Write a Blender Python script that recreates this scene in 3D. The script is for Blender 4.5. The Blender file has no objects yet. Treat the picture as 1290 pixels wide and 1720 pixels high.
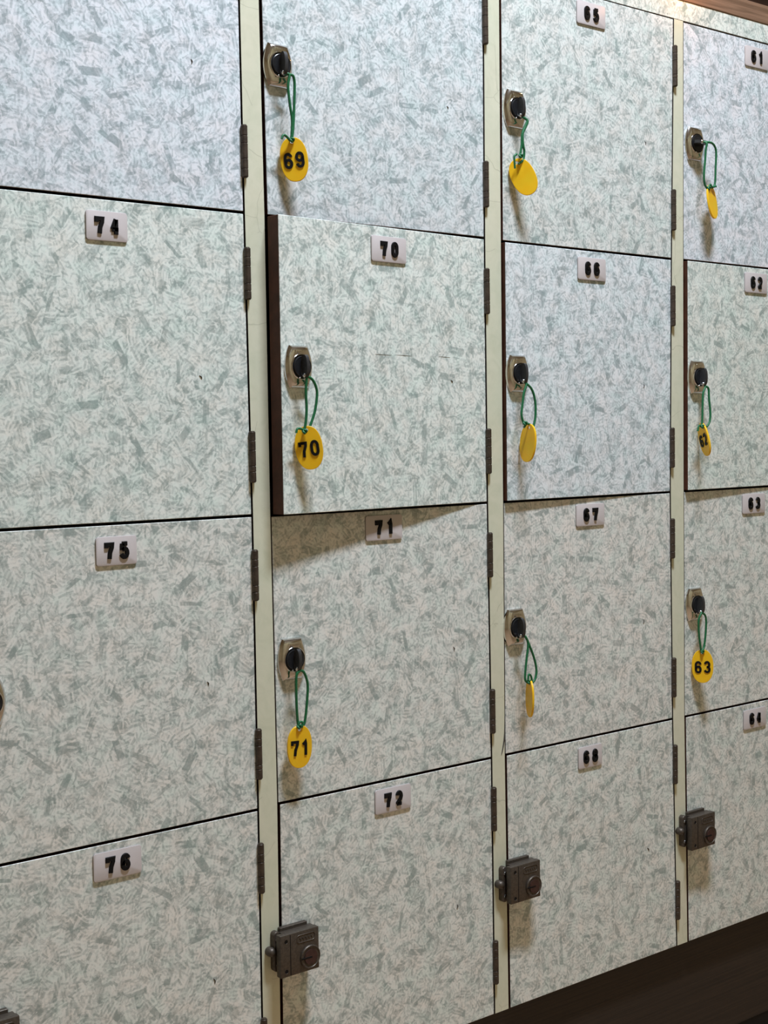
import bpy, bmesh, math, random
from mathutils import Vector, Matrix
random.seed(7)
sc = bpy.context.scene
COL = sc.collection
R = math.radians

# ------------------------------------------------------------------ helpers
def link(name, bm, mats, parent=None, smooth=None, loc=None, rot=None):
    me = bpy.data.meshes.new(name)
    bm.normal_update()
    bm.to_mesh(me); bm.free()
    for m in (mats if isinstance(mats, (list, tuple)) else [mats]):
        me.materials.append(m)
    if smooth is not None:
        me.polygons.foreach_set('use_smooth', [True] * len(me.polygons))
        me.set_sharp_from_angle(angle=R(smooth))
    o = bpy.data.objects.new(name, me)
    COL.objects.link(o)
    if parent: o.parent = parent
    if loc is not None: o.location = loc
    if rot is not None: o.rotation_euler = rot
    return o

def empty(name, loc, label, cat, group=None):
    o = bpy.data.objects.new(name, None)
    o.empty_display_size = 0.02
    COL.objects.link(o)
    o.location = loc
    o['label'] = label; o['category'] = cat
    if group: o['group'] = group
    return o

def hexa(bm, front, back, bevel=0.0, seg=1):
    """solid between two quads given in the same winding order"""
    a = [bm.verts.new(p) for p in front]; b = [bm.verts.new(p) for p in back]
    fs = [bm.faces.new(a), bm.faces.new(b[::-1])]
    for i in range(4):
        j = (i + 1) % 4
        fs.append(bm.faces.new([a[j], a[i], b[i], b[j]]))
    bmesh.ops.recalc_face_normals(bm, faces=fs)
    if bevel:
        es = list({e for f in fs for e in f.edges})
        bmesh.ops.bevel(bm, geom=es, offset=bevel, segments=seg, affect='EDGES', profile=0.5)

def box(bm, x0, x1, y0, y1, z0, z1, bevel=0.0, seg=1):
    hexa(bm, [(x0, y0, z0), (x1, y0, z0), (x1, y0, z1), (x0, y0, z1)],
             [(x0, y1, z0), (x1, y1, z0), (x1, y1, z1), (x0, y1, z1)], bevel, seg)

def loft(bm, rings, cap0=True, cap1=True, mat=0):
    vs = [[bm.verts.new(p) for p in r] for r in rings]
    n = len(vs[0]); fs = []
    for a, b in zip(vs, vs[1:]):
        for i in range(n):
            j = (i + 1) % n
            fs.append(bm.faces.new([a[i], a[j], b[j], b[i]]))
    if cap0: fs.append(bm.faces.new(vs[0][::-1]))
    if cap1: fs.append(bm.faces.new(vs[-1]))
    for f in fs: f.material_index = mat
    bmesh.ops.recalc_face_normals(bm, faces=fs)

def lathe(bm, prof, n=40, cx=0, cz=0, mat=0):
    """profile of (radius, outward height) about the -Y axis; first and last are capped"""
    loft(bm, [[(cx + r * math.cos(2 * math.pi * i / n), -h, cz + r * math.sin(2 * math.pi * i / n))
               for i in range(n)] for r, h in prof], mat=mat)

def smooth_path(pts, n=6):
    P = [Vector(p) for p in pts]; out = []
    for i in range(len(P) - 1):
        p0 = P[max(i - 1, 0)]; p1 = P[i]; p2 = P[i + 1]; p3 = P[min(i + 2, len(P) - 1)]
        for k in range(n):
            t = k / n
            out.append(0.5 * ((2 * p1) + (p2 - p0) * t + (2 * p0 - 5 * p1 + 4 * p2 - p3) * t * t
                              + (3 * p1 - p0 - 3 * p2 + p3) * t ** 3))
    out.append(P[-1]); return out

def tube(bm, pts, r, n=10, mat=0, cap=True):
    P = [Vector(p) for p in pts]
    T = []
    for i in range(len(P)):
        t = P[min(i + 1, len(P) - 1)] - P[max(i - 1, 0)]
        T.append(t.normalized())
    u = T[0].orthogonal().normalized(); rings = []
    for i, p in enumerate(P):
        u = (u - T[i] * u.dot(T[i])).normalized(); v = T[i].cross(u)
        rr = r(i / (len(P) - 1)) if callable(r) else r
        rings.append([p + (u * math.cos(a) + v * math.sin(a)) * rr
                      for a in [2 * math.pi * k / n for k in range(n)]])
    loft(bm, rings, cap, cap, mat)

def sphere(bm, c, r, mat=0, seg=16):
    g = bmesh.ops.create_uvsphere(bm, u_segments=seg, v_segments=seg // 2, radius=r, matrix=Matrix.Translation(c))
    for v in g['verts']:
        for f in v.link_faces: f.material_index = mat

def outline_super(a, b, n=2.4, k=56):
    out = []
    for i in range(k):
        t = 2 * math.pi * i / k; c, s = math.cos(t), math.sin(t)
        out.append((a * math.copysign(abs(c) ** (2 / n), c), b * math.copysign(abs(s) ** (2 / n), s)))
    return out

def rounded_rect(w, h, r, k=6):
    out = []
    for cx, cz, a0 in ((w/2-r, h/2-r, 0), (-w/2+r, h/2-r, 90), (-w/2+r, -h/2+r, 180), (w/2-r, -h/2+r, 270)):
        for i in range(k + 1):
            a = R(a0 + 90 * i / k); out.append((cx + r * math.cos(a), cz + r * math.sin(a)))
    return out

def plate(bm, outl, t, bev=0.0004, y0=0.0, mat=0):
    """flat plate standing off y0 by t, front edge eased"""
    def sh(s):
        cx = max(abs(p[0]) for p in outl); cz = max(abs(p[1]) for p in outl)
        return [(p[0] * (1 - s / cx), p[1] * (1 - s / cz)) for p in outl]
    r = []
    for s, y in ((0, 0), (0, t - bev), (bev * .4, t - bev * .3), (bev, t)):
        r.append([(p[0], y0 - y, p[1]) for p in sh(s)])
    loft(bm, r, mat=mat)

# ------------------------------------------------------------------ numerals (raised block digits)
def arc(cx, cz, rx, rz, a0, a1, k=10):
    return [(cx + rx * math.cos(R(a0 + (a1 - a0) * i / k)), cz + rz * math.sin(R(a0 + (a1 - a0) * i / k))) for i in range(k + 1)]

def digit_strokes(ch):
    if ch == '0': return [(arc(.5, .7, .5, .3, 0, 180) + arc(.5, .3, .5, .3, 180, 360), True)]
    if ch == '1': return [([(.06, .74), (.40, .86), (.60, 1.02), (.62, .80), (.62, -.1)], False)]
    if ch == '2': return [(arc(.5, .70, .5, .30, 170, 0) + [(1, .62), (.86, .44), (.10, .08), (.10, 0)], False), ([(0, .0), (1, .0)], False)]
    if ch == '3': return [(arc(.5, .74, .46, .26, 165, -90), False), (arc(.5, .26, .5, .26, 90, -165), False), ([(.40, .5), (.62, .5)], False)]
    if ch == '4': return [([(.70, -.1), (.70, 1)], False), ([(.66, 1), (.04, .30)], False), ([(-.06, .27), (1.06, .27)], False)]
    if ch == '5': return [([(.98, .98), (.06, .98)], False), ([(.10, 1.0), (.05, .50)], False), (arc(.46, .30, .54, .32, 140, -165), False)]
    if ch == '6': return [(arc(.5, .28, .5, .28, 0, 360, 20)[:-1], True), (arc(.5, .72, .5, .28, 10, 180) + [(0, .6), (0, .3)], False)]
    if ch == '7': return [([(0, .72), (0, .97), (1, .97), (.94, .74), (.60, .36), (.50, -.1)], False)]
    if ch == '8': return [(arc(.5, .75, .44, .25, 0, 360, 20)[:-1], True), (arc(.5, .25, .5, .27, 0, 360, 20)[:-1], True)]
    if ch == '9': return [([(1 - x, 1 - z) for x, z in s], c) for s, c in digit_strokes('6')]

def digit(bm, ch, cx, cz, w, h, st, d, y0, taper=.78):
    """block numeral of width w, height h, stroke st, raised d above the plane y0"""
    prof = [(-.5, 0), (-.5, .6), (-.5 * taper, 1), (.5 * taper, 1), (.5, .6), (.5, 0)]
    for pts, closed in digit_strokes(ch):
        P = [Vector((cx - w / 2 + st / 2 + x * (w - st), cz - h / 2 + st / 2 + z * (h - st))) for x, z in pts]
        n = len(P); rings = []
        for i in range(n):
            a = P[i - 1] if (closed or i > 0) else None
            b = P[(i + 1) % n] if (closed or i < n - 1) else None
            d1 = (P[i] - a).normalized() if a is not None else None
            d2 = (b - P[i]).normalized() if b is not None else None
            if d1 is None: d1 = d2
            if d2 is None: d2 = d1
            t = (d1 + d2).normalized(); nrm = Vector((-t.y, t.x))
            m = min(1 / max(.35, nrm.dot(Vector((-d1.y, d1.x)))), 1.5)
            rings.append([(P[i].x + nrm.x * o * st * m, y0 - hh * d, P[i].y + nrm.y * o * st * m) for o, hh in prof])
        if closed: rings.append(rings[0])
        loft(bm, rings, not closed, not closed)

# ------------------------------------------------------------------ materials
def mat(name):
    m = bpy.data.materials.new(name); m.use_nodes = True
    nt = m.node_tree; b = nt.nodes['Principled BSDF']
    return m, nt, b
def N(nt, t, **kw):
    n = nt.nodes.new(t)
    for k, v in kw.items(): setattr(n, k, v)
    return n
def math_node(nt, op, a, b=None, clamp=False):
    n = N(nt, 'ShaderNodeMath', operation=op, use_clamp=clamp)
    for i, v in enumerate((a, b)):
        if v is None: continue
        if isinstance(v, (int, float)): n.inputs[i].default_value = v
        else: nt.links.new(v, n.inputs[i])
    return n.outputs[0]
def ramp(nt, fac, stops):
    n = N(nt, 'ShaderNodeValToRGB'); e = n.color_ramp.elements
    while len(e) < len(stops): e.new(.5)
    for i, (p, c) in enumerate(stops): e[i].position = p; e[i].color = (*c, 1)
    nt.links.new(fac, n.inputs[0]); return n.outputs[0]
def mix(nt, fac, a, b, blend='MIX'):
    n = N(nt, 'ShaderNodeMix', data_type='RGBA', blend_type=blend)
    for i, v in ((0, fac), (6, a), (7, b)):
        if isinstance(v, (int, float)): n.inputs[i].default_value = v
        elif isinstance(v, tuple): n.inputs[i].default_value = (*v, 1)
        else: nt.links.new(v, n.inputs[i])
    return n.outputs[2]
def noise(nt, vec, scale, detail=3, rough=.5, dist=0):
    n = N(nt, 'ShaderNodeTexNoise'); n.inputs['Scale'].default_value = scale
    n.inputs['Detail'].default_value = detail; n.inputs['Roughness'].default_value = rough
    n.inputs['Distortion'].default_value = dist
    nt.links.new(vec, n.inputs['Vector']); return n
def mapping(nt, vec, loc=(0, 0, 0), rot=(0, 0, 0), scale=(1, 1, 1)):
    n = N(nt, 'ShaderNodeMapping'); nt.links.new(vec, n.inputs[0])
    n.inputs['Location'].default_value = loc; n.inputs['Rotation'].default_value = rot; n.inputs['Scale'].default_value = scale
    return n.outputs[0]
def simple(name, col, rough=.5, metal=0., spec=.5, var=0., vscale=200., bump=0.):
    m, nt, b = mat(name)
    b.inputs['Roughness'].default_value = rough; b.inputs['Metallic'].default_value = metal
    b.inputs['Specular IOR Level'].default_value = spec
    tc = N(nt, 'ShaderNodeTexCoord')
    nz = noise(nt, tc.outputs['Object'], vscale, 4, .6)
    lo = tuple(max(0, c * (1 - var)) for c in col); hi = tuple(min(1, c * (1 + var)) for c in col)
    nt.links.new(ramp(nt, nz.outputs[0], [(.3, lo), (.7, hi)]), b.inputs['Base Color'])
    if bump:
        bp = N(nt, 'ShaderNodeBump'); bp.inputs['Strength'].default_value = bump; bp.inputs['Distance'].default_value = .0005
        nt.links.new(nz.outputs[0], bp.inputs['Height']); nt.links.new(bp.outputs[0], b.inputs['Normal'])
    return m

def stroke_group():
    """one layer of short, randomly turned dabs: mask, per-dab random, across and along coordinates"""
    g = bpy.data.node_groups.new('dab_layer', 'ShaderNodeTree')
    for nm, ty in (('Vector', 'NodeSocketVector'), ('Scale', 'NodeSocketFloat'), ('HalfLength', 'NodeSocketFloat'), ('HalfWidth', 'NodeSocketFloat')):
        g.interface.new_socket(nm, in_out='INPUT', socket_type=ty)
    for nm in ('Mask', 'Random', 'Across', 'Along'):
        g.interface.new_socket(nm, in_out='OUTPUT', socket_type='NodeSocketFloat')
    gi = N(g, 'NodeGroupInput'); go = N(g, 'NodeGroupOutput'); L = g.links.new
    vo = N(g, 'ShaderNodeTexVoronoi', voronoi_dimensions='2D', feature='F1')
    L(gi.outputs['Vector'], vo.inputs['Vector']); L(gi.outputs['Scale'], vo.inputs['Scale'])
    sub = N(g, 'ShaderNodeVectorMath', operation='SUBTRACT')
    L(gi.outputs['Vector'], sub.inputs[0]); L(vo.outputs['Position'], sub.inputs[1])
    wn = N(g, 'ShaderNodeTexWhiteNoise', noise_dimensions='2D'); L(vo.outputs['Position'], wn.inputs['Vector'])
    sp = N(g, 'ShaderNodeSeparateColor'); L(vo.outputs['Color'], sp.inputs[0])
    ang = math_node(g, 'MULTIPLY', sp.outputs[0], math.pi * 2)
    ro = N(g, 'ShaderNodeVectorRotate', rotation_type='Z_AXIS'); L(sub.outputs[0], ro.inputs['Vector']); L(ang, ro.inputs['Angle'])
    s2 = N(g, 'ShaderNodeSeparateXYZ'); L(ro.outputs[0], s2.inputs[0])
    def edge(c, half):
        a = math_node(g, 'DIVIDE', math_node(g, 'ABSOLUTE', c), half)
        mr = N(g, 'ShaderNodeMapRange', interpolation_type='SMOOTHSTEP')
        L(a, mr.inputs[0]); mr.inputs[1].default_value = .82; mr.inputs[2].default_value = 1.06
        mr.inputs[3].default_value = 1; mr.inputs[4].default_value = 0
        return mr.outputs[0]
    lw = math_node(g, 'MULTIPLY', gi.outputs['HalfWidth'], math_node(g, 'ADD', .6, math_node(g, 'MULTIPLY', sp.outputs[1], .9)))
    m = math_node(g, 'MULTIPLY', edge(s2.outputs[0], gi.outputs['HalfLength']), edge(s2.outputs[1], lw))
    L(m, go.inputs['Mask']); L(sp.outputs[2], go.inputs['Random']); L(s2.outputs[1], go.inputs['Across']); L(s2.outputs[0], go.inputs['Along'])
    return g
DAB = stroke_group()

def laminate_material(name, dark, pale, tint_a, tint_b):
    """printed decorative laminate: overlapping pale and grey-green dabs laid in every direction"""
    m, nt, b = mat(name); L = nt.links.new
    tc = N(nt, 'ShaderNodeTexCoord'); oi = N(nt, 'ShaderNodeObjectInfo')
    off = N(nt, 'ShaderNodeVectorMath', operation='SCALE'); L(oi.outputs['Location'], off.inputs[0]); off.inputs['Scale'].default_value = 7.31
    ad = N(nt, 'ShaderNodeVectorMath', operation='ADD'); L(tc.outputs['Object'], ad.inputs[0]); L(off.outputs[0], ad.inputs[1])
    sx = N(nt, 'ShaderNodeSeparateXYZ'); L(ad.outputs[0], sx.inputs[0])
    cx = N(nt, 'ShaderNodeCombineXYZ'); L(sx.outputs[0], cx.inputs[0]); L(sx.outputs[2], cx.inputs[1])
    P0 = cx.outputs[0]
    # slight hand-printed wobble
    wob = noise(nt, P0, 90, 2, .5)
    wv = N(nt, 'ShaderNodeVectorMath', operation='SUBTRACT'); L(wob.outputs['Color'], wv.inputs[0]); wv.inputs[1].default_value = (.5, .5, .5)
    ws = N(nt, 'ShaderNodeVectorMath', operation='SCALE'); L(wv.outputs[0], ws.inputs[0]); ws.inputs['Scale'].default_value = .0016
    pw = N(nt, 'ShaderNodeVectorMath', operation='ADD'); L(P0, pw.inputs[0]); L(ws.outputs[0], pw.inputs[1])
    P = pw.outputs[0]
    def layer(scale, hl, hw, seed):
        g = N(nt, 'ShaderNodeGroup'); g.node_tree = DAB
        L(mapping(nt, P, loc=(seed * 1.37, seed * .73, 0)), g.inputs['Vector'])
        g.inputs['Scale'].default_value = scale; g.inputs['HalfLength'].default_value = hl; g.inputs['HalfWidth'].default_value = hw
        return g.outputs
    fib = noise(nt, P, 260, 4, .65, 1.5).outputs[0]
    v = math_node(nt, 'ADD', .32, math_node(nt, 'MULTIPLY', fib, .40))
    def comb(o, freq):
        s = math_node(nt, 'SINE', math_node(nt, 'MULTIPLY', o['Along'], freq))
        s = math_node(nt, 'MULTIPLY', math_node(nt, 'ADD', s, .5), 1.0, True)
        return math_node(nt, 'MULTIPLY', o['Mask'], math_node(nt, 'ADD', .45, math_node(nt, 'MULTIPLY', s, .55)))
    def across(o, freq):
        s = math_node(nt, 'SINE', math_node(nt, 'MULTIPLY', o['Across'], freq))
        s = math_node(nt, 'MULTIPLY', math_node(nt, 'ADD', s, .5), 1.0, True)
        return math_node(nt, 'MULTIPLY', o['Mask'], math_node(nt, 'ADD', .3, math_node(nt, 'MULTIPLY', s, .7)))
    # pale blocks cut by thin parallel lines, then darker long dabs, then small pale chips
    tone = []
    for (scale, hl, hw, seed, amt, kind) in PATTERN:
        o = layer(scale, hl, hw, seed)
        k = {'comb': lambda: comb(o, 2 * math.pi / .0052), 'line': lambda: across(o, 2 * math.pi / .0037), 'solid': lambda: o['Mask']}[kind]()
        k = math_node(nt, 'MULTIPLY', k, math_node(nt, 'ADD', .45, math_node(nt, 'MULTIPLY', o['Random'], .55)))
        target = 1.0 if amt > 0 else 0.0
        f = math_node(nt, 'MULTIPLY', k, abs(amt))
        # v = v + f*(target - v)
        v = math_node(nt, 'ADD', v, math_node(nt, 'MULTIPLY', f, math_node(nt, 'SUBTRACT', target, v)))
        tone.append(o['Random'])
    fine = noise(nt, P0, 700, 2, .5).outputs[0]
    v = math_node(nt, 'ADD', v, math_node(nt, 'MULTIPLY', math_node(nt, 'SUBTRACT', fine, .5), .34))
    col = ramp(nt, v, [(.10, dark), (.48, tuple((a * .52 + c * .48) for a, c in zip(dark, pale))), (.92, pale)])
    hue = noise(nt, mapping(nt, P, loc=(3, 9, 0)), 42, 3, .6).outputs[0]
    hc = ramp(nt, hue, [(.34, tint_a), (.5, (1, 1, 1)), (.66, tint_b)])
    col = mix(nt, 1.0, col, hc, 'MULTIPLY')
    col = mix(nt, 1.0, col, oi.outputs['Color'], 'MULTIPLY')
    L(col, b.inputs['Base Color'])
    b.inputs['Roughness'].default_value = .38; b.inputs['Specular IOR Level'].default_value = .38
    return m

PATTERN = [  # cells per metre, half length, half width, seed, amount (+ pale / - dark), kind
    (31, .0140, .0031, 1, -.60, 'solid'), (68, .0062, .0016, 4, .60, 'solid'), (64, .0066, .0016, 7, -.55, 'solid'),
    (36, .0098, .0080, 2, .68, 'line'), (29, .0145, .0027, 3, -.68, 'solid'), (105, .0048, .0036, 13, .45, 'line'),
    (150, .0036, .0010, 11, -.50, 'solid'), (165, .0034, .0009, 12, .55, 'solid'),
    (58, .0074, .0058, 5, .70, 'line'), (34, .0128, .0030, 6, -.72, 'solid'), (42, .0096, .0066, 8, .66, 'line'),
    (80, .0056, .0014, 9, .60, 'solid'), (130, .0042, .0011, 10, -.50, 'solid'),
]
M = {}
M['laminate'] = laminate_material('mottled_laminate', (.325, .38, .36), (.82, .84, .795), (.94, 1.0, .99), (1.03, .985, .97))
M['edge_wood'] = simple('dark_brown_edge', (.062, .020, .011), .55, spec=.25, var=.35, vscale=60)
M['body'] = simple('dark_board', (.022, .014, .010), .7, var=.3, vscale=40)

def post_material():
    m, nt, b = mat('pale_green_laminate'); L = nt.links.new
    tc = N(nt, 'ShaderNodeTexCoord'); P = tc.outputs['Object']
    n1 = noise(nt, P, 55, 5, .6, 1.2); n2 = noise(nt, P, 9, 3, .5)
    c = ramp(nt, n1.outputs[0], [(.30, (.60, .62, .47)), (.50, (.67, .68, .53)), (.72, (.72, .72, .57))])
    c = mix(nt, .35, c, ramp(nt, n2.outputs[0], [(.35, (.60, .66, .50)), (.65, (.74, .70, .55))]))
    # hairline cracks
    pw = N(nt, 'ShaderNodeVectorMath', operation='ADD'); L(P, pw.inputs[0])
    sc_ = N(nt, 'ShaderNodeVectorMath', operation='SCALE'); L(noise(nt, P, 30, 2).outputs['Color'], sc_.inputs[0]); sc_.inputs['Scale'].default_value = .02
    L(sc_.outputs[0], pw.inputs[1])
    vo = N(nt, 'ShaderNodeTexVoronoi', feature='DISTANCE_TO_EDGE'); vo.inputs['Scale'].default_value = 14
    L(pw.outputs[0], vo.inputs['Vector'])
    crack = math_node(nt, 'LESS_THAN', vo.outputs['Distance'], .0055)
    crack = math_node(nt, 'MULTIPLY', crack, math_node(nt, 'MULTIPLY', math_node(nt, 'GREATER_THAN', n2.outputs[0], .52), .28))
    c = mix(nt, crack, c, (.28, .29, .20))
    L(c, b.inputs['Base Color']); b.inputs['Roughness'].default_value = .42
    return m
M['post'] = post_material()

def wood_material(name, c0, c1, rough, axis_scale, spec=.4):
    m, nt, b = mat(name); L = nt.links.new
    tc = N(nt, 'ShaderNodeTexCoord')
    P = mapping(nt, tc.outputs['Object'], scale=axis_scale)
    n1 = noise(nt, P, 1.0, 6, .65, .4); 
    L(ramp(nt, n1.outputs[0], [(.32, c0), (.66, c1)]), b.inputs['Base Color'])
    bp = N(nt, 'ShaderNodeBump'); bp.inputs['Strength'].default_value = .25; bp.inputs['Distance'].default_value = .0006
    L(n1.outputs[0], bp.inputs['Height']); L(bp.outputs[0], b.inputs['Normal'])
    b.inputs['Roughness'].default_value = rough; b.inputs['Specular IOR Level'].default_value = spec
    return m
M['plinth'] = wood_material('dark_grained_wood', (.013, .009, .006), (.034, .022, .014), .6, (5, 120, 420))
M['top_wood'] = wood_material('brown_grained_wood', (.13, .075, .045), (.30, .18, .115), .5, (8, 260, 260))
M['chrome'] = simple('worn_chrome', (.72, .71, .69), .12, 1.0, var=.06, vscale=300)
M['cylinder'] = simple('black_lock_face', (.022, .023, .026), .28, .3, var=.2)
M['bow'] = simple('dark_grey_key_head', (.030, .031, .033), .42, var=.2)
M['number'] = simple('black_numeral', (.004, .004, .0045), .55, spec=.2)
M['number_plate'] = simple('pale_plate', (.575, .53, .525), .35, var=.02)
M['plate_core'] = simple('plate_dark_edge', (.30, .28, .27), .5)
M['bronze'] = simple('aged_bronze', (.072, .054, .040), .5, .45, var=.45, vscale=120)
M['casting'] = simple('dark_cast_metal', (.085, .070, .056), .46, .5, var=.25, vscale=400, bump=.3)
M['dial'] = simple('red_brown_dial', (.060, .030, .026), .42, .4, var=.25)
M['dark'] = simple('dark_scratch', (.06, .055, .045), .8)
M['steel'] = simple('bright_steel', (.7, .7, .7), .18, 1.0)

def cord_material():
    m, nt, b = mat('green_elastic_cord')
    tc = N(nt, 'ShaderNodeTexCoord')
    w = noise(nt, tc.outputs['Object'], 900, 2)
    nt.links.new(ramp(nt, w.outputs[0], [(.3, (.003, .090, .030)), (.7, (.008, .165, .056))]), b.inputs['Base Color'])
    b.inputs['Roughness'].default_value = .5
    return m
M['cord'] = cord_material()
def tag_material():
    m, nt, b = mat('yellow_plastic')
    tc = N(nt, 'ShaderNodeTexCoord'); nz = noise(nt, tc.outputs['Object'], 90, 3)
    nt.links.new(ramp(nt, nz.outputs[0], [(.3, (1.0, .58, .014)), (.7, (1.0, .65, .022))]), b.inputs['Base Color'])
    b.inputs['Roughness'].default_value = .32
    tr = N(nt, 'ShaderNodeBsdfTranslucent'); tr.inputs[0].default_value = (1.0, .62, .03, 1)
    mx = N(nt, 'ShaderNodeMixShader'); mx.inputs[0].default_value = .20
    nt.links.new(b.outputs[0], mx.inputs[1]); nt.links.new(tr.outputs[0], mx.inputs[2])
    nt.links.new(mx.outputs[0], nt.nodes['Material Output'].inputs['Surface'])
    return m
M['tag'] = tag_material()
# ------------------------------------------------------------------ measured layout (metres)
ROW = {'A': (1.3630, 1.0612, .7602, .4607, .158), 'B': (1.3630, 1.0606, .7593, .4623, .158),
       'C': (1.3630, 1.0588, .7592, .4622, .158), 'D': (1.3625, 1.0590, .7595, .4616, .158)}
GAPX = {'Al': (.4980, .4990, .5000, .5000, .4990),
        'Ar': (.7990, .7997, .8017, .8013, .8005), 'Bl': (.8221, .8243, .8238, .8250, .8228),
        'Br': (1.1249, 1.1222, 1.1219, 1.1237, 1.1237), 'Cl': (1.1495, 1.1480, 1.1470, 1.1451, 1.1467),
        'Cr': (1.4531, 1.4470, 1.4427, 1.4455, 1.4520), 'Dl': (1.4722, 1.4706, 1.4698, 1.4695, 1.4739),
        'Dr': (1.7714, 1.7714, 1.7714, 1.7714, 1.7714)}
COLS = {'A': (73, 'Al', 'Ar'), 'B': (69, 'Bl', 'Br'), 'C': (65, 'Cl', 'Cr'), 'D': (61, 'Dl', 'Dr')}
AJAR = {70: 4.1, 66: 1.1, 62: 1.2, 65: .45}
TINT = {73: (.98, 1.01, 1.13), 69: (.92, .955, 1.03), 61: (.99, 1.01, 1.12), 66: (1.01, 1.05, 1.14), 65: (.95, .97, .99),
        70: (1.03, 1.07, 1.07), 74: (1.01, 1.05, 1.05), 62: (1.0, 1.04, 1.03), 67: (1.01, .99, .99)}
LOCK_OUT = .0080                           # lock face proud of the door
LOCK_POS = {69: (.2815, 1.2106), 70: (.2779, .9089), 65: (.2799, 1.2106), 61: (.2804, 1.2096), 66: (.2830, .9075), 62: (.2840, .9078),
            71: (.2788, .6104), 67: (.2859, .6117), 63: (.2829, .6094), 73: (.2800, 1.2106), 74: (.2800, .9085), 75: (.2805, .6086)}
PLATE_POS = {74: (.1514, 1.0355), 70: (.1512, 1.0358), 71: (.1550, .7392), 72: (.1484, .4406), 75: (.1505, .7348), 76: (.1581, .4388),
             65: (.1497, 1.3404), 66: (.1536, 1.0360), 67: (.1563, .7373), 68: (.1598, .4381), 61: (.1482, 1.3402), 62: (.1545, 1.0372),
             63: (.1554, .7371), 64: (.1535, .4389), 73: (.1514, 1.3387), 69: (.1512, 1.3404)}
BOX_POS = {72: (.2874, .3093), 68: (.2890, .3124), 64: (.2867, .3095), 76: (.2905, .3064)}
HINGE_X = {'A': .8001, 'B': 1.1238, 'C': 1.4476, 'D': 1.7714}
T = .018                                   # door thickness
HINGE_DZ = (.0600, .2420)                  # centres below the upper gap line
PLATE_W = {74: .042, 75: .042, 68: .042}

# ------------------------------------------------------------------ builders for the door furniture
def door_mesh(bm, hx, xl, xr, z0, z1):
    """xl = (bottom, top) and xr = (bottom, top) edges, local to the hinge corner"""
    f = [(xl[0], 0, 0), (xr[0], 0, 0), (xr[1], 0, z1 - z0), (xl[1], 0, z1 - z0)]
    hexa(bm, f, [(x, T, z) for x, y, z in f], bevel=.00045)
    for fc in bm.faces:
        fc.material_index = 0 if (fc.normal.y < -.3) else 1

def add_number_plate(root, w, loc, rot, text):
    bm = bmesh.new(); plate(bm, rounded_rect(w, .0272, .0028), .0017, .0003)
    for f in bm.faces: f.material_index = 0 if f.normal.y < -.3 else 1
    p = link('number_plate', bm, [M['number_plate'], M['plate_core']], root, 30, loc, (0, 0, rot))
    p['label'] = 'pale plate with raised black number %s' % text
    for i, ch in enumerate(text):
        bm = bmesh.new(); digit(bm, ch, (-.0078, .0078)[i], .0003, .0100, .0168, .0043, .0016, 0, .80)
        link('numeral', bm, M['number'], p, 40, (0, -.0016, 0))

def cask(w_top, w_mid, h, k=14):
    """barrel outline: straight top and bottom, bowed sides"""
    out = []
    for side in (1, -1):
        for i in range(k + 1):
            t = -1 + 2 * i / k
            x = w_top / 2 + (w_mid - w_top) / 2 * (1 - abs(t) ** 2.1)
            out.append((side * x, side * t * h / 2))
    return out

def add_cylinder_lock(root, loc, rot, slot_deg=None, lettering=True):
    bm = bmesh.new()
    rings = []
    for d, y in ((0, 0), (0, .0016), (.0005, .0026), (.0016, .0040), (.0030, .0053), (.0044, .0061), (.0056, .0063)):
        rings.append([(x, -y, z) for x, z in cask(.0235 - d * 1.6, .0350 - d * 2, .0430 - d * 2)])
    loft(bm, rings)
    lp = link('lock_plate', bm, M['chrome'], root, 28, loc, (0, 0, rot))
    lp['label'] = 'barrel-shaped chrome lock plate'
    bm = bmesh.new(); lathe(bm, [(.0131, .0058), (.0131, .0068), (.0127, .0072), (.0122, .0072), (.0120, .0064)], 48)
    link('lock_ring', bm, M['chrome'], lp, 35)
    bm = bmesh.new(); lathe(bm, [(.0121, .0060), (.0121, .00655), (.0104, .00655), (.0104, .0078), (.0099, .0081), (.0096, .0077), (.0006, .0076)], 48)
    cy = link('lock_cylinder', bm, M['cylinder'], lp, 30)
    bm = bmesh.new(); sphere(bm, Vector((-.0030, -.0070, -.0114)), .0012, 0, 12)
    link('stop_pin', bm, M['steel'], lp, 60)
    cy['label'] = 'round black cylinder face'
    if slot_deg is not None:
        bm = bmesh.new(); box(bm, -.0062, .0062, -.0082, -.0074, -.0011, .0011)
        link('keyhole', bm, M['steel'], lp, rot=(0, R(slot_deg), 0))
    # small raised maker's bar across the top of the plate (lettering too worn to read)
    bm = bmesh.new(); plate(bm, rounded_rect(.0135, .0042, .0009, 3), .0007, .0002)
    for i in range(7):
        box(bm, -.0054 + i * .0017, -.0044 + i * .0017, -.0010, -.0006, -.0011, .0011 - .0007 * (i % 2))
    nb = link('name_bar', bm, M['chrome'], lp, 30, (0, -.0060, .0150))

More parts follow.
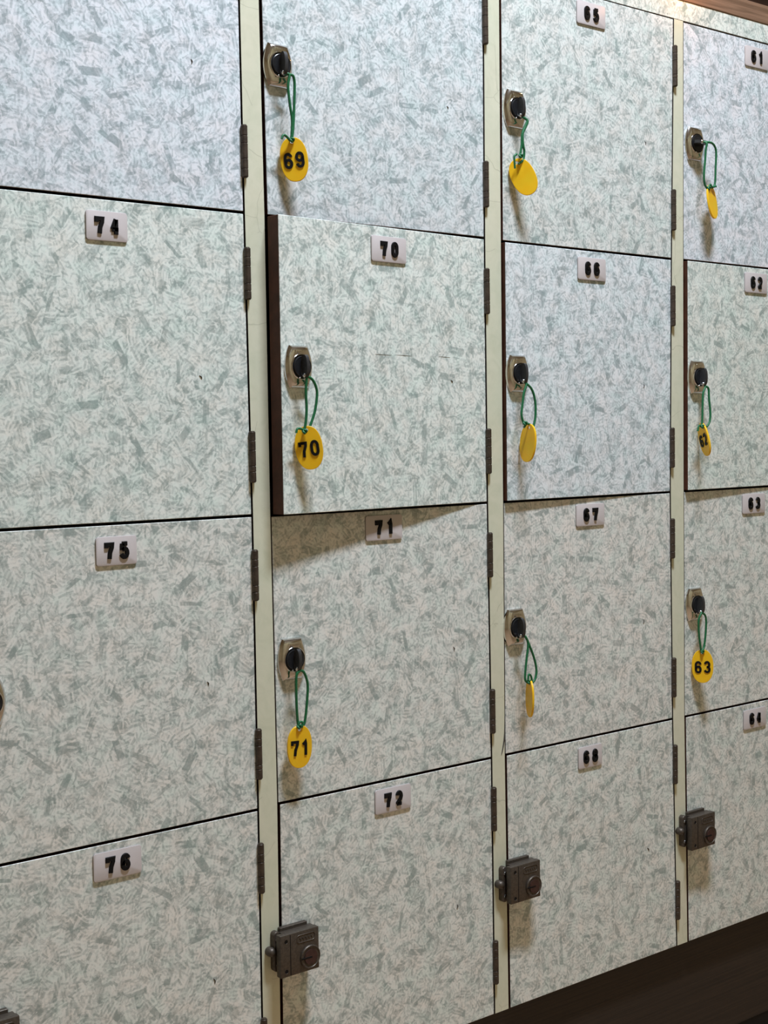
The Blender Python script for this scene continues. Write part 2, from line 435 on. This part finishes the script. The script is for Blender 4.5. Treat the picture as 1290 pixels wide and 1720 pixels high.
def add_box_lock(root, loc, rot):
    """surface-mounted cast lock of the bottom row"""
    w, h = .0480, .0440
    bm = bmesh.new()
    box(bm, -.0150, .0190, -.0050, 0, -h / 2 + .001, h / 2 + .0030, .0005)
    base = link('lock_base', bm, M['casting'], root, 30, loc, (0, 0, rot))
    bm = bmesh.new()
    box(bm, -w / 2, w / 2, -.0185, -.0105, -h / 2, h / 2, .0010, 2)
    box(bm, -w / 2 + .0072, w / 2 - .001, -.0106, -.0042, -h / 2 + .0006, h / 2 - .0006)
    b = link('box_lock', bm, M['casting'], root, 30, loc, (0, 0, rot))
    b['label'] = 'dark cast-metal box lock with a turning dial'
    bm = bmesh.new(); box(bm, -.0122, -.0114, -.0187, -.0184, -h / 2 + .001, h / 2 - .001)
    link('groove', bm, M['number'], b)
    for z in (.0150, -.0160):
        bm = bmesh.new(); lathe(bm, [(.0027, .0184), (.0027, .0187), (.0022, .0187), (.0020, .0184)], 20, -.0170, z)
        sh = link('screw_hole', bm, M['casting'], b, 30)
        bm = bmesh.new(); lathe(bm, [(.0021, .01845), (.0020, .01856), (.0005, .01856)], 20, -.0170, z)
        link('screw_recess', bm, M['number'], b)
    bm = bmesh.new()
    tube(bm, [(x, -.0187, z) for x, z in [(p[0] + .0075, p[1] + .0140) for p in rounded_rect(.0225, .0078, .0030, 5)]] + [(.0075 + .01125, -.0187, .0140 + .0009)], .00035, 6)
    z0 = .0140; x = -.0006
    for i in range(9):                                         # relief of worn, illegible lettering
        zz = z0 + (.0016 if i % 2 else -.0016)
        tube(bm, [(x + i * .0018, -.0187, z0 - (.0016 if i % 2 else -.0016)), (x + (i + 1) * .0018, -.0187, zz * 1.0)], .00035, 6)
    link('logo_relief', bm, M['casting'], b, 50)
    bm = bmesh.new(); lathe(bm, [(.0122, .0184), (.0122, .0200), (.0116, .0208), (.0108, .0208), (.0104, .0202), (.0080, .0200), (.0078, .0206), (.0004, .0206)], 48, .0122, -.0070)
    dial = link('dial', bm, [M['casting']], b, 30)
    bm = bmesh.new(); lathe(bm, [(.0080, .0200), (.0079, .0210), (.0003, .0211)], 40, .0122, -.0070)
    link('dial_face', bm, M['dial'], b, 30)['label'] = 'reddish-brown dial face'
    bm = bmesh.new(); box(bm, .0004, .0136, -.02125, -.0200, -.0080, -.0062, .0002)
    link('dial_slot', bm, M['number'], b)

def add_keeper(root, loc):
    bm = bmesh.new(); plate(bm, rounded_rect(.0084, .0420, .0040), .0070, .001)
    k = link('lock_keeper', bm, M['casting'], root, 30, loc)
    bm = bmesh.new(); lathe(bm, [(.0046, .0), (.0050, .004), (.0046, .0075), (.0030, .0095), (.0008, .0102)], 24, -.0066, .0010)
    link('keeper_knob', bm, M['casting'], k, 40)
    for z in (.0130, -.0140):
        bm = bmesh.new(); lathe(bm, [(.0024, .0068), (.0022, .0078), (.0006, .0082)], 18, 0, z)
        link('screw', bm, M['steel'], k, 40)

def add_hinge(root, loc, L_, seed):
    """knuckle of a butt hinge standing in the gap, five barrels"""
    rnd = random.Random(seed); r = .0034
    cuts = [-.5, -.5 + rnd.choice((.16, .2)), -.16 + rnd.uniform(-.06, .04), .15 + rnd.uniform(-.04, .06), .5 - rnd.choice((.18, .2)), .5]
    bm = bmesh.new()
    for a, b in zip(cuts, cuts[1:]):
        z0, z1 = a * L_ + .00012, b * L_ - .00012
        loft(bm, [[(rr * math.cos(t), -.0022 + rr * math.sin(t), z) for t in [2 * math.pi * i / 20 for i in range(20)]]
                  for rr, z in ((r - .0004, z0), (r, z0 + .0004), (r, z1 - .0004), (r - .0004, z1))])
    h = link('hinge', bm, M['bronze'], root, 35, loc)
    bm = bmesh.new()
    tube(bm, [(0, -.0022, -L_ / 2 - .0006), (0, -.0022, L_ / 2 + .0006)], .0026, 12)
    link('hinge_pin', bm, M['bronze'], h, 35)

def add_scuff(root, loc, rot, seed):
    rnd = random.Random(seed); bm = bmesh.new()
    a = rnd.uniform(1.2, 2.2); l = rnd.uniform(.0016, .0032)
    p = [(-l * math.cos(a), 0, -l * math.sin(a)), (.0006, -.0001, 0), (l * math.cos(a + .4), 0, l * math.sin(a + .4))]
    tube(bm, [Vector(q) for q in smooth_path(p, 4)], lambda t: .00012 + .0005 * math.sin(math.pi * t) , 6)
    link('scuff_mark', bm, M['dark'], root, 40, loc, (0, 0, rot))

# ------------------------------------------------------------------ the lockers
LOCKER_LABEL = {
    73: 'bluish mottled locker at the top of the far left column, its number out of view',
    74: 'mottled locker with number plate 74, below the top left locker',
    75: 'mottled locker with plate 75, chrome lock cut off at its left, no key',
    76: 'mottled bottom-row locker with plate 76, box lock cut off at the corner',
    69: 'bluish top-row locker above 70, with tag 69 hanging from its chrome lock',
    70: 'mottled locker with plate 70, door standing widest ajar with a broad brown edge',
    71: 'mottled locker with plate 71, shaded along its top by the ajar door above',
    72: 'mottled bottom-row locker with plate 72 and a dark box lock',
    65: 'pale top-row locker with plate 65 and a chrome key lock',
    66: 'bluish locker with plate 66, door slightly ajar beside the widest ajar one',
    67: 'mottled locker with plate 67, chrome key lock, below locker 66',
    68: 'mottled bottom-row locker with plate 68 and a dark box lock',
    61: 'bluish top-row locker with plate 61 at the right edge, key sticking straight out',
    62: 'mottled locker with plate 62 at the right edge, door slightly ajar',
    63: 'mottled locker with plate 63 at the right edge, third door down',
    64: 'mottled bottom-row locker with plate 64 at the right edge, dark box lock'}
LOCKERS = {}
for col, (n0, gl, gr) in COLS.items():
    for k in range(4):
        n = n0 + k
        zt, zb = ROW[col][k] - .0014, ROW[col][k + 1] + (.0014 if k < 3 else 0)
        if k == 0: zt += .0004
        lock_gap = .0030 if k == 3 else (.0034 if n == 69 else .0010)
        xl = (GAPX[gl][k + 1] + lock_gap, GAPX[gl][k] + lock_gap)
        xr = (GAPX[gr][k + 1] - .0011, GAPX[gr][k] - .0011)
        hx = max(xr); th = R(AJAR.get(n, 0))
        lab = LOCKER_LABEL[n]
        root = empty('locker', (hx, 0, zb), lab, 'locker', 'numbered shoe lockers')
        LOCKERS[n] = (root, hx, zb, th)
        bm = bmesh.new(); door_mesh(bm, hx, (xl[0] - hx, xl[1] - hx), (xr[0] - hx, xr[1] - hx), zb, zt)
        d = link('door', bm, [M['laminate'], M['edge_wood']], root, None, (0, 0, 0), (0, 0, th))
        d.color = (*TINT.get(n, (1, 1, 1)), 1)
        # compartment behind the door
        bx0 = min(xl) - hx - .0075; bx1 = .0100; H = zt - zb; w = .006; y0, y1 = .0205, .36
        bm = bmesh.new()
        for a in ((bx0, bx0 + w, y0, y1, -.0012, H + .0012), (bx1 - w, bx1, y0, y1, -.0012, H + .0012),
                  (bx0 + w, bx1 - w, y0, y1, -.0012, .010), (bx0 + w, bx1 - w, y0, y1, H - .009, H + .0012), (bx0 + w, bx1 - w, y1 - w, y1, .010, H - .009)):
            box(bm, *a)
        link('compartment', bm, M['body'], root)
        def at(s, z, out=0.0):
            return (-s * math.cos(th) + out * math.sin(th), -s * math.sin(th) - out * math.cos(th), z - zb)
        line = ROW[col][k]; ds = HINGE_X[col] - hx
        add_number_plate(root, PLATE_W.get(n, .0500), at(PLATE_POS[n][0] - ds, PLATE_POS[n][1]), th, str(n))
        if k < 3:
            add_cylinder_lock(root, at(LOCK_POS[n][0] - ds, LOCK_POS[n][1]), th, slot_deg=0 if col == 'A' else None)
        else:
            add_box_lock(root, at(BOX_POS[n][0] - ds, BOX_POS[n][1]), th)
        for q, dz in enumerate(HINGE_DZ):
            zc = line - dz
            gx = GAPX[gr][k] + (GAPX[gr][k + 1] - GAPX[gr][k]) * (dz / .30)
            add_hinge(root, (gx + .0006 - hx, 0, zc - zb), .0505, n * 3 + q)
        add_scuff(root, at(.055, line - .163, .0002), th, n)
        if n == 70:
            for (s0, s1) in ((.170, .146), (.139, .116), (.075, .057)):
                bm = bmesh.new()
                tube(bm, smooth_path([(-s0, 0, .164), (-(s0 + s1) / 2, 0, .1637), (-s1, 0, .1634)], 5), lambda t: .00004 + .00012 * math.sin(math.pi * t), 6)
                link('scratch', bm, M['dark'], root, 40, (0, -.0001, 0), (0, 0, th))

# ------------------------------------------------------------------ the frame between the doors
frame = empty('cabinet_carcass', (1.13, .01, .158), 'pale green upright strips and mottled top rail between and above all the locker doors', 'cabinet')
def at_frame(p): return (p[0] - 1.13, p[1] - .01, p[2] - .158)
for a, b in (('Ar', 'Bl'), ('Br', 'Cl'), ('Cr', 'Dl')):
    bm = bmesh.new(); rows = ROW['B']
    rings = []
    for k in range(5):
        x0, x1, z = GAPX[a][k] + .0009, GAPX[b][k] - .0007, rows[k]
        rings.append([at_frame(p) for p in ((x0, 0, z), (x1, 0, z), (x1, .0195, z), (x0, .0195, z))])
    loft(bm, rings)
    for f in bm.faces: f.material_index = 1 if abs(f.normal.x) > .5 else 0  # side faces coloured dark to paint the shade inside the door gaps
    link('upright', bm, [M['post'], M['body']], frame)
for gx in ('Bl', 'Cl', 'Dl'):
    add_keeper(frame, at_frame((GAPX[gx][3] - .0085, 0, .3112)))
for x0, x1 in ((.4740, .4970), (1.7724, 1.7960)):
    bm = bmesh.new(); box(bm, x0 - 1.13, x1 - 1.13, -.01, .0095, 0, 1.205)
    link('upright', bm, M['post'], frame)
bm = bmesh.new(); box(bm, .474 - 1.13, 1.796 - 1.13, -.01, .0095, 1.3638 - .158, 1.3880 - .158)
rail = link('top_rail', bm, M['laminate'], frame); rail['label'] = 'mottled laminate rail above the top doors'
rail.color = (.97, 1.0, .98, 1)
# long thin split in the edge of the second upright
bm = bmesh.new()
tube(bm, smooth_path([at_frame(p) for p in ((1.1452, -.0002, .5174), (1.1446, -.0002, .4893), (1.1420, -.0002, .4734), (1.1389, -.0002, .4634))], 6), lambda t: .0003 + .0006 * math.sin(math.pi * t), 6)
link('split', bm, M['dark'], frame, 40)

bm = bmesh.new(); box(bm, .46, 1.81, .0150, .34, .0045, .1565, .0006)
pl = link('plinth', bm, M['plinth']); 
pl['label'] = 'dark brown grained wooden plinth board beneath the bottom row of lockers'; pl['category'] = 'plinth'
bm = bmesh.new(); box(bm, .46, 1.81, .0165, .33, -.021, .0045)
link('shadow_gap_strip', bm, M['number'], pl)  # black strip stands in for the shadow gap between plinth and floor
bm = bmesh.new(); box(bm, .44, 1.83, -.0010, .40, 1.3884, 1.4135, .001, 2)
tb = link('top_board', bm, M['top_wood'])
tb['label'] = 'brown wooden board lying along the top of the locker wall'; tb['category'] = 'board'

# ------------------------------------------------------------------ keys with tags (positions in millimetres)
TAG={
 69:(852.4, -12.5, 1117.0),
 70:(850.8, -31.1, 827.4),
 65:(1168.3, -16.4, 1131.8),
 61:(1507.5, -17.0, 1134.6),
 66:(1166.2, -21.9, 827.2),
 62:(1483.7, -22.3, 826.8),
 71:(844.8, -12.5, 521.0),
 67:(1170.2, -16.5, 528.3),
 63:(1490.3, -13.0, 528.1),
}
CORD={
 69:[[(847.2, -14.5, 1199.5), (845.6, -14.1, 1188.2), (848.1, -13.7, 1168.7), (850.3, -13.3, 1156.7), (849.8, -12.9, 1142.0), (848.8, -12.5, 1134.3)], [(850.1, -14.5, 1199.9), (852.9, -14.1, 1197.4), (853.9, -13.7, 1189.5), (853.1, -13.3, 1169.4), (852.0, -12.9, 1151.1), (850.0, -12.5, 1135.6)], [(846.5, -14.3, 1134.9), (842.3, -14.3, 1138.5), (838.7, -14.3, 1139.2), (836.5, -14.3, 1135.4)]],
 70:[[(848.1, -33.1, 897.1), (847.2, -32.6, 883.5), (848.1, -32.1, 866.8), (847.0, -31.6, 852.5), (844.6, -31.1, 842.4)], [(851.8, -33.1, 897.8), (857.1, -32.7, 893.7), (860.9, -32.3, 885.4), (860.9, -31.9, 876.4), (858.2, -31.5, 862.7), (852.0, -31.1, 847.7)], [(842.0, -32.9, 846.0), (836.2, -32.9, 846.7), (834.3, -32.9, 842.5)]],
 65:[[(1173.4, -18.4, 1196.0), (1170.5, -17.9, 1189.0), (1166.1, -17.4, 1179.2), (1165.5, -16.9, 1166.4), (1162.7, -16.4, 1153.1)], [(1173.9, -18.4, 1195.4), (1171.3, -18.1, 1188.4), (1166.7, -17.7, 1179.2), (1167.8, -17.4, 1166.6), (1169.5, -17.1, 1160.8), (1168.2, -16.7, 1151.3), (1161.0, -16.4, 1145.8)], [(1153.5, -18.2, 1139.4), (1152.7, -18.2, 1148.0), (1152.8, -18.2, 1153.3), (1156.6, -18.2, 1155.8)]],
 61:[[(1491.9, -21.0, 1206.9), (1491.0, -20.2, 1198.6), (1490.8, -19.4, 1186.6), (1489.2, -18.6, 1166.9), (1492.0, -17.8, 1155.1), (1499.1, -17.0, 1149.9)], [(1494.3, -21.0, 1208.7), (1502.3, -20.3, 1209.0), (1509.2, -19.7, 1206.1), (1513.5, -19.0, 1198.3), (1513.2, -18.3, 1177.1), (1512.4, -17.7, 1158.0), (1506.9, -17.0, 1152.2)], [(1496.8, -18.8, 1150.9), (1501.6, -18.8, 1156.0), (1505.3, -18.8, 1153.3), (1513.8, -18.8, 1154.9)]],
 66:[[(1166.2, -19.9, 894.4), (1161.8, -20.4, 884.8), (1158.8, -20.9, 871.1), (1156.7, -21.4, 859.5), (1159.8, -21.9, 848.5)], [(1167.2, -19.9, 895.1), (1173.4, -20.3, 890.3), (1177.7, -20.7, 882.1), (1179.6, -21.1, 869.7), (1178.5, -21.5, 856.0), (1175.1, -21.9, 846.3)], [(1158.0, -23.7, 845.1), (1162.8, -23.7, 849.2), (1167.6, -23.7, 848.4), (1171.4, -23.7, 846.3)]],
 62:[[(1488.3, -20.3, 894.6), (1483.4, -20.8, 886.1), (1481.5, -21.3, 867.6), (1480.2, -21.8, 850.7), (1477.7, -22.3, 842.2)], [(1489.5, -20.3, 895.4), (1494.5, -20.7, 892.4), (1495.1, -21.1, 879.2), (1497.0, -21.5, 862.2), (1495.2, -21.9, 849.8), (1488.6, -22.3, 842.9)], [(1474.3, -24.1, 843.8), (1470.7, -24.1, 844.6), (1468.3, -24.1, 837.7)]],
 71:[[(845.3, -14.5, 599.5), (841.8, -14.0, 594.9), (841.4, -13.5, 576.5), (842.3, -13.0, 554.8), (843.8, -12.5, 540.9)], [(846.4, -14.5, 600.0), (851.4, -14.1, 596.8), (855.6, -13.7, 585.2), (855.0, -13.3, 568.5), (851.8, -12.9, 546.0), (848.3, -12.5, 541.5)], [(842.6, -14.3, 542.0), (844.2, -14.3, 546.7), (847.8, -14.3, 545.6), (847.0, -14.3, 540.7)]],
 67:[[(1165.4, -14.5, 601.6), (1169.6, -15.0, 592.1), (1165.9, -15.5, 571.6), (1163.2, -16.0, 552.3), (1167.5, -16.5, 546.9)], [(1166.4, -14.5, 600.8), (1172.6, -14.9, 589.0), (1178.8, -15.3, 575.0), (1182.1, -15.7, 560.5), (1179.6, -16.1, 550.3), (1173.3, -16.5, 545.5)], [(1165.8, -18.3, 550.2), (1166.9, -18.3, 557.1), (1170.7, -18.3, 554.5), (1172.5, -18.3, 547.3)]],
 63:[[(1486.3, -14.5, 598.8), (1481.3, -14.1, 589.9), (1482.3, -13.7, 571.6), (1485.7, -13.4, 555.5), (1487.9, -13.0, 546.5)], [(1487.5, -14.5, 599.5), (1495.3, -14.1, 594.0), (1497.0, -13.7, 580.4), (1494.3, -13.4, 558.5), (1490.4, -13.0, 547.8)], [(1485.7, -14.8, 548.5), (1490.6, -14.8, 552.0), (1493.1, -14.8, 556.4)]],
}
# turn about the vertical, lean seen from the front, own roll (degrees)
POSE = {69: (-35, 6.5, 0), 70: (-36, 7.5, 0), 71: (-8, -1, 0), 65: (136, 26, 0), 61: (197, 8, 0),
        66: (85, -5, 0), 62: (-116, 8, 12), 67: (63, -1, 0), 63: (-44, 1, 0)}
KEY_LABEL = {
 69: 'yellow tag 69 on a green cord from the key of the top-row locker',
 70: 'yellow tag 70 on a green cord from the key of the wide-ajar door',
 71: 'yellow tag 71 hanging upright on a long green cord loop, below locker plate 71',
 65: 'yellow tag turned back to front and tilted, hanging from the key of locker 65',
 61: 'key pointing straight out of lock 61, yellow tag seen nearly edge-on',
 66: 'blank back of a yellow tag on a wide green loop, key of locker 66',
 62: 'yellow tag 62 turned sideways on a green cord from the key of locker 62',
 67: 'yellow tag seen edge-on beneath a green loop, key of locker 67',
 63: 'yellow tag 63 facing out on a short green cord from the key of locker 63'}
CAM = Vector((.058, -1.1572, .8385))

def tag_mesh(bm, a, b, t, hz, hr):
    outer = outline_super(a, b, 2.25, 56)
    hole = [(hr * math.cos(2 * math.pi * i / 16), hz + hr * math.sin(2 * math.pi * i / 16)) for i in range(16)]
    cols = []
    for loop in (outer, hole):
        cols.append(([bm.verts.new((x, -t / 2, z)) for x, z in loop], [bm.verts.new((x, t / 2, z)) for x, z in loop]))
    for fr, bk in cols:
        n = len(fr)
        for i in range(n): bm.faces.new([fr[i], fr[(i + 1) % n], bk[(i + 1) % n], bk[i]])
    for q in (0, 1):
        es = []
        for lp in (cols[0][q], cols[1][q]):
            n = len(lp)
            for i in range(n):
                es.append(bm.edges.get((lp[i], lp[(i + 1) % n])))
        bmesh.ops.triangle_fill(bm, edges=es, use_beauty=True)
    bmesh.ops.recalc_face_normals(bm, faces=bm.faces)
    rim = [e for e in bm.edges if len(e.link_faces) == 2 and abs(e.link_faces[0].normal.dot(e.link_faces[1].normal)) < .5]
    bmesh.ops.bevel(bm, geom=rim, offset=.0004, segments=1, affect='EDGES')

for n, tp in TAG.items():
    lroot, hx, zb, th = LOCKERS[n]
    col = 'B' if n >= 69 else 'C' if n >= 65 else 'D'
    k = n - COLS[col][0]
    s = LOCK_POS[n][0] - (HINGE_X[col] - hx); zc = LOCK_POS[n][1]
    org = Vector((hx - s * math.cos(th) + LOCK_OUT * math.sin(th), -s * math.sin(th) - LOCK_OUT * math.cos(th), zc))
    root = empty('locker_key', org, KEY_LABEL[n], 'key', 'locker keys with yellow tags')
    turned = (n == 61)
    rot = Matrix.Rotation(th, 3, 'Z') @ Matrix.Rotation(R(90) if turned else 0, 3, 'Y')
    # key head: an upright rounded blade standing out of the lock
    bm = bmesh.new()
    ol = [(p[0] + .0046, p[1]) for p in outline_super(.0050, .0116, 2.3, 36)]
    tx = .0015
    loft(bm, [[(-tx, -y * 1.0, z * .93) for y, z in ol], [(-tx * 1.0 - .0004, -y, z) for y, z in ol],
              [(tx + .0004, -y, z) for y, z in ol], [(tx, -y, z * .93) for y, z in ol]])
    link('key_head', bm, M['bow'], root, 35, rot=rot.to_euler())
    bm = bmesh.new(); sphere(bm, Vector((-.0002, -.0042, -.0092)) if not turned else Vector((0, -.0082, -.0030)), .0026)
    link('rivet', bm, M['steel'], root, 60, rot=rot.to_euler())
    # cord: both strands, the knot and its loose end
    rel = lambda p: Vector((p[0] / 1000, p[1] / 1000, p[2] / 1000)) - org
    hole = Vector(tp) 
    a, b, c = CORD[n]
    start = rot @ (Vector((0, -.0088, -.0010)) if turned else Vector((0, -.0050, -.0104)))
    A = [start] + [rel(p) for p in a]; B = [start] + [rel(p) for p in b]
    bm = bmesh.new()
    path = list(reversed(smooth_path(A, 6))) + smooth_path(B, 6)[1:]
    tube(bm, path, .00140, 10)
    link('cord', bm, M['cord'], root, 60)
    bm = bmesh.new()
    tube(bm, smooth_path([rel(p) for p in c], 6), .00125, 10)
    kc = rel(a[-1]) + Vector((0, -.0014, .0012))
    ring = [kc + Vector((.0019 * math.cos(t), -.0012 * math.sin(2 * t) - .0006, .0017 * math.sin(t))) for t in [2 * math.pi * i / 14 for i in range(15)]]
    tube(bm, ring, .00125, 8)
    link('knot', bm, M['cord'], root, 60)
    # tag
    tpos = Vector((tp[0] / 1000, tp[1] / 1000, tp[2] / 1000))
    psi, lean, roll = POSE[n]
    view = (CAM - tpos).normalized()
    Rm = Matrix.Rotation(R(lean), 3, view) @ Matrix.Rotation(R(psi), 3, 'Z') @ Matrix.Rotation(R(-roll), 3, 'Y')
    bm = bmesh.new(); tag_mesh(bm, .0140, .0221, .0024, .0178, .0019)
    tg = link('tag', bm, M['tag'], root, 30, tpos - org, Rm.to_euler())
    tg['label'] = 'yellow oval plastic tag numbered %d' % n if n in (69, 70, 71, 62, 63) else 'yellow oval plastic tag'
    for i, ch in enumerate(str(n)):
        bm = bmesh.new(); digit(bm, ch, (-.0058, .0058)[i], -.0010, .0090, .0162, .0029, .0024, .0015, .95)
        link('numeral', bm, M['number'], tg, 40, (0, -.00115, 0))

# ------------------------------------------------------------------ the room
def room(name, m, *dims):
    bm = bmesh.new(); box(bm, *dims); o = link(name, bm, m); o['kind'] = 'structure'; return o
M['floor'] = wood_material('warm_floor_boards', (.30, .19, .11), (.44, .30, .19), .4, (2, 40, 40))
M['wall'] = simple('warm_timber_wall', (.56, .45, .27), .8, var=.04, vscale=20)
M['wall_dark'] = simple('dark_red_brown_wall', (.05, .022, .016), .6, var=.5, vscale=30)
M['ceiling'] = simple('white_ceiling', (.70, .68, .63), .9, var=.02)
room('floor', M['floor'], -2.4, 3.6, -3.2, .8, -.06, -.021)
room('ceiling', M['ceiling'], -2.4, 3.6, -3.2, .8, 2.75, 2.80)
room('wall_back', M['wall_dark'], -2.4, 3.6, .70, .8, -.021, 2.75)
room('wall_front', M['wall'], -2.4, 3.6, -3.3, -3.2, -.021, 2.75)
room('wall_left', M['wall'], -2.5, -2.4, -3.2, .8, -.021, 2.75)
room('wall_right', M['wall'], 3.6, 3.7, -3.2, .8, -.021, 2.75)

def area(name, loc, size, power, col, rot=(0, 0, 0), spread=180):
    l = bpy.data.lights.new(name, 'AREA'); l.shape = 'RECTANGLE'; l.size, l.size_y = size
    l.energy = power; l.color = col; l.spread = R(spread)
    o = bpy.data.objects.new(name, l); COL.objects.link(o); o.location = loc; o.rotation_euler = rot
    return o
area('ceiling_lamp', (1.0, -.69, 2.72), (.50, .16), 43.8, (.813, .886, 1.0))
area('added_wall_fill', (-.6, -2.45, 2.65), (1.6, .3), 6.0, (.62, .74, .80), (R(-48), 0, 0))  # unseen fill pair added to bounce light off the far wall onto the lockers
area('added_wall_fill', (1.9, -2.45, 2.65), (1.6, .3), 6.0, (.62, .74, .80), (R(-48), 0, 0))
pt = bpy.data.lights.new('warm_bulb', 'POINT'); pt.energy = .10; pt.color = (1, .45, .17); pt.shadow_soft_size = .006
po = bpy.data.objects.new('warm_bulb', pt); COL.objects.link(po); po.location = (1.462, -.030, 1.418)
w = bpy.data.worlds.new('World'); sc.world = w; w.use_nodes = True
w.node_tree.nodes['Background'].inputs[0].default_value = (1, .9, .78, 1)
w.node_tree.nodes['Background'].inputs[1].default_value = .0

# ------------------------------------------------------------------ camera
yaw, pit, rol = .6675, -.0560, -.0161
cyw, syw, cp, sp_, cr, sr = math.cos(yaw), math.sin(yaw), math.cos(pit), math.sin(pit), math.cos(rol), math.sin(rol)
f = Vector((syw * cp, cyw * cp, sp_)); r0 = Vector((cyw, -syw, 0)); u0 = r0.cross(f)
rt = r0 * cr + u0 * sr; up = -r0 * sr + u0 * cr
cd = bpy.data.cameras.new('camera'); cam = bpy.data.objects.new('camera', cd); COL.objects.link(cam)
cd.sensor_fit = 'VERTICAL'; cd.sensor_height = 36; cd.sensor_width = 27; cd.lens = 36 * 2293 / 1720
cd.clip_start = .01
mw = Matrix((rt, up, -f)).transposed().to_4x4(); mw.translation = CAM
cam.matrix_world = mw
sc.camera = cam
vs = sc.view_settings
vs.view_transform = 'Standard'; vs.look = 'None'; vs.gamma = 1.0; vs.use_curve_mapping = False
vs.exposure = 0.75
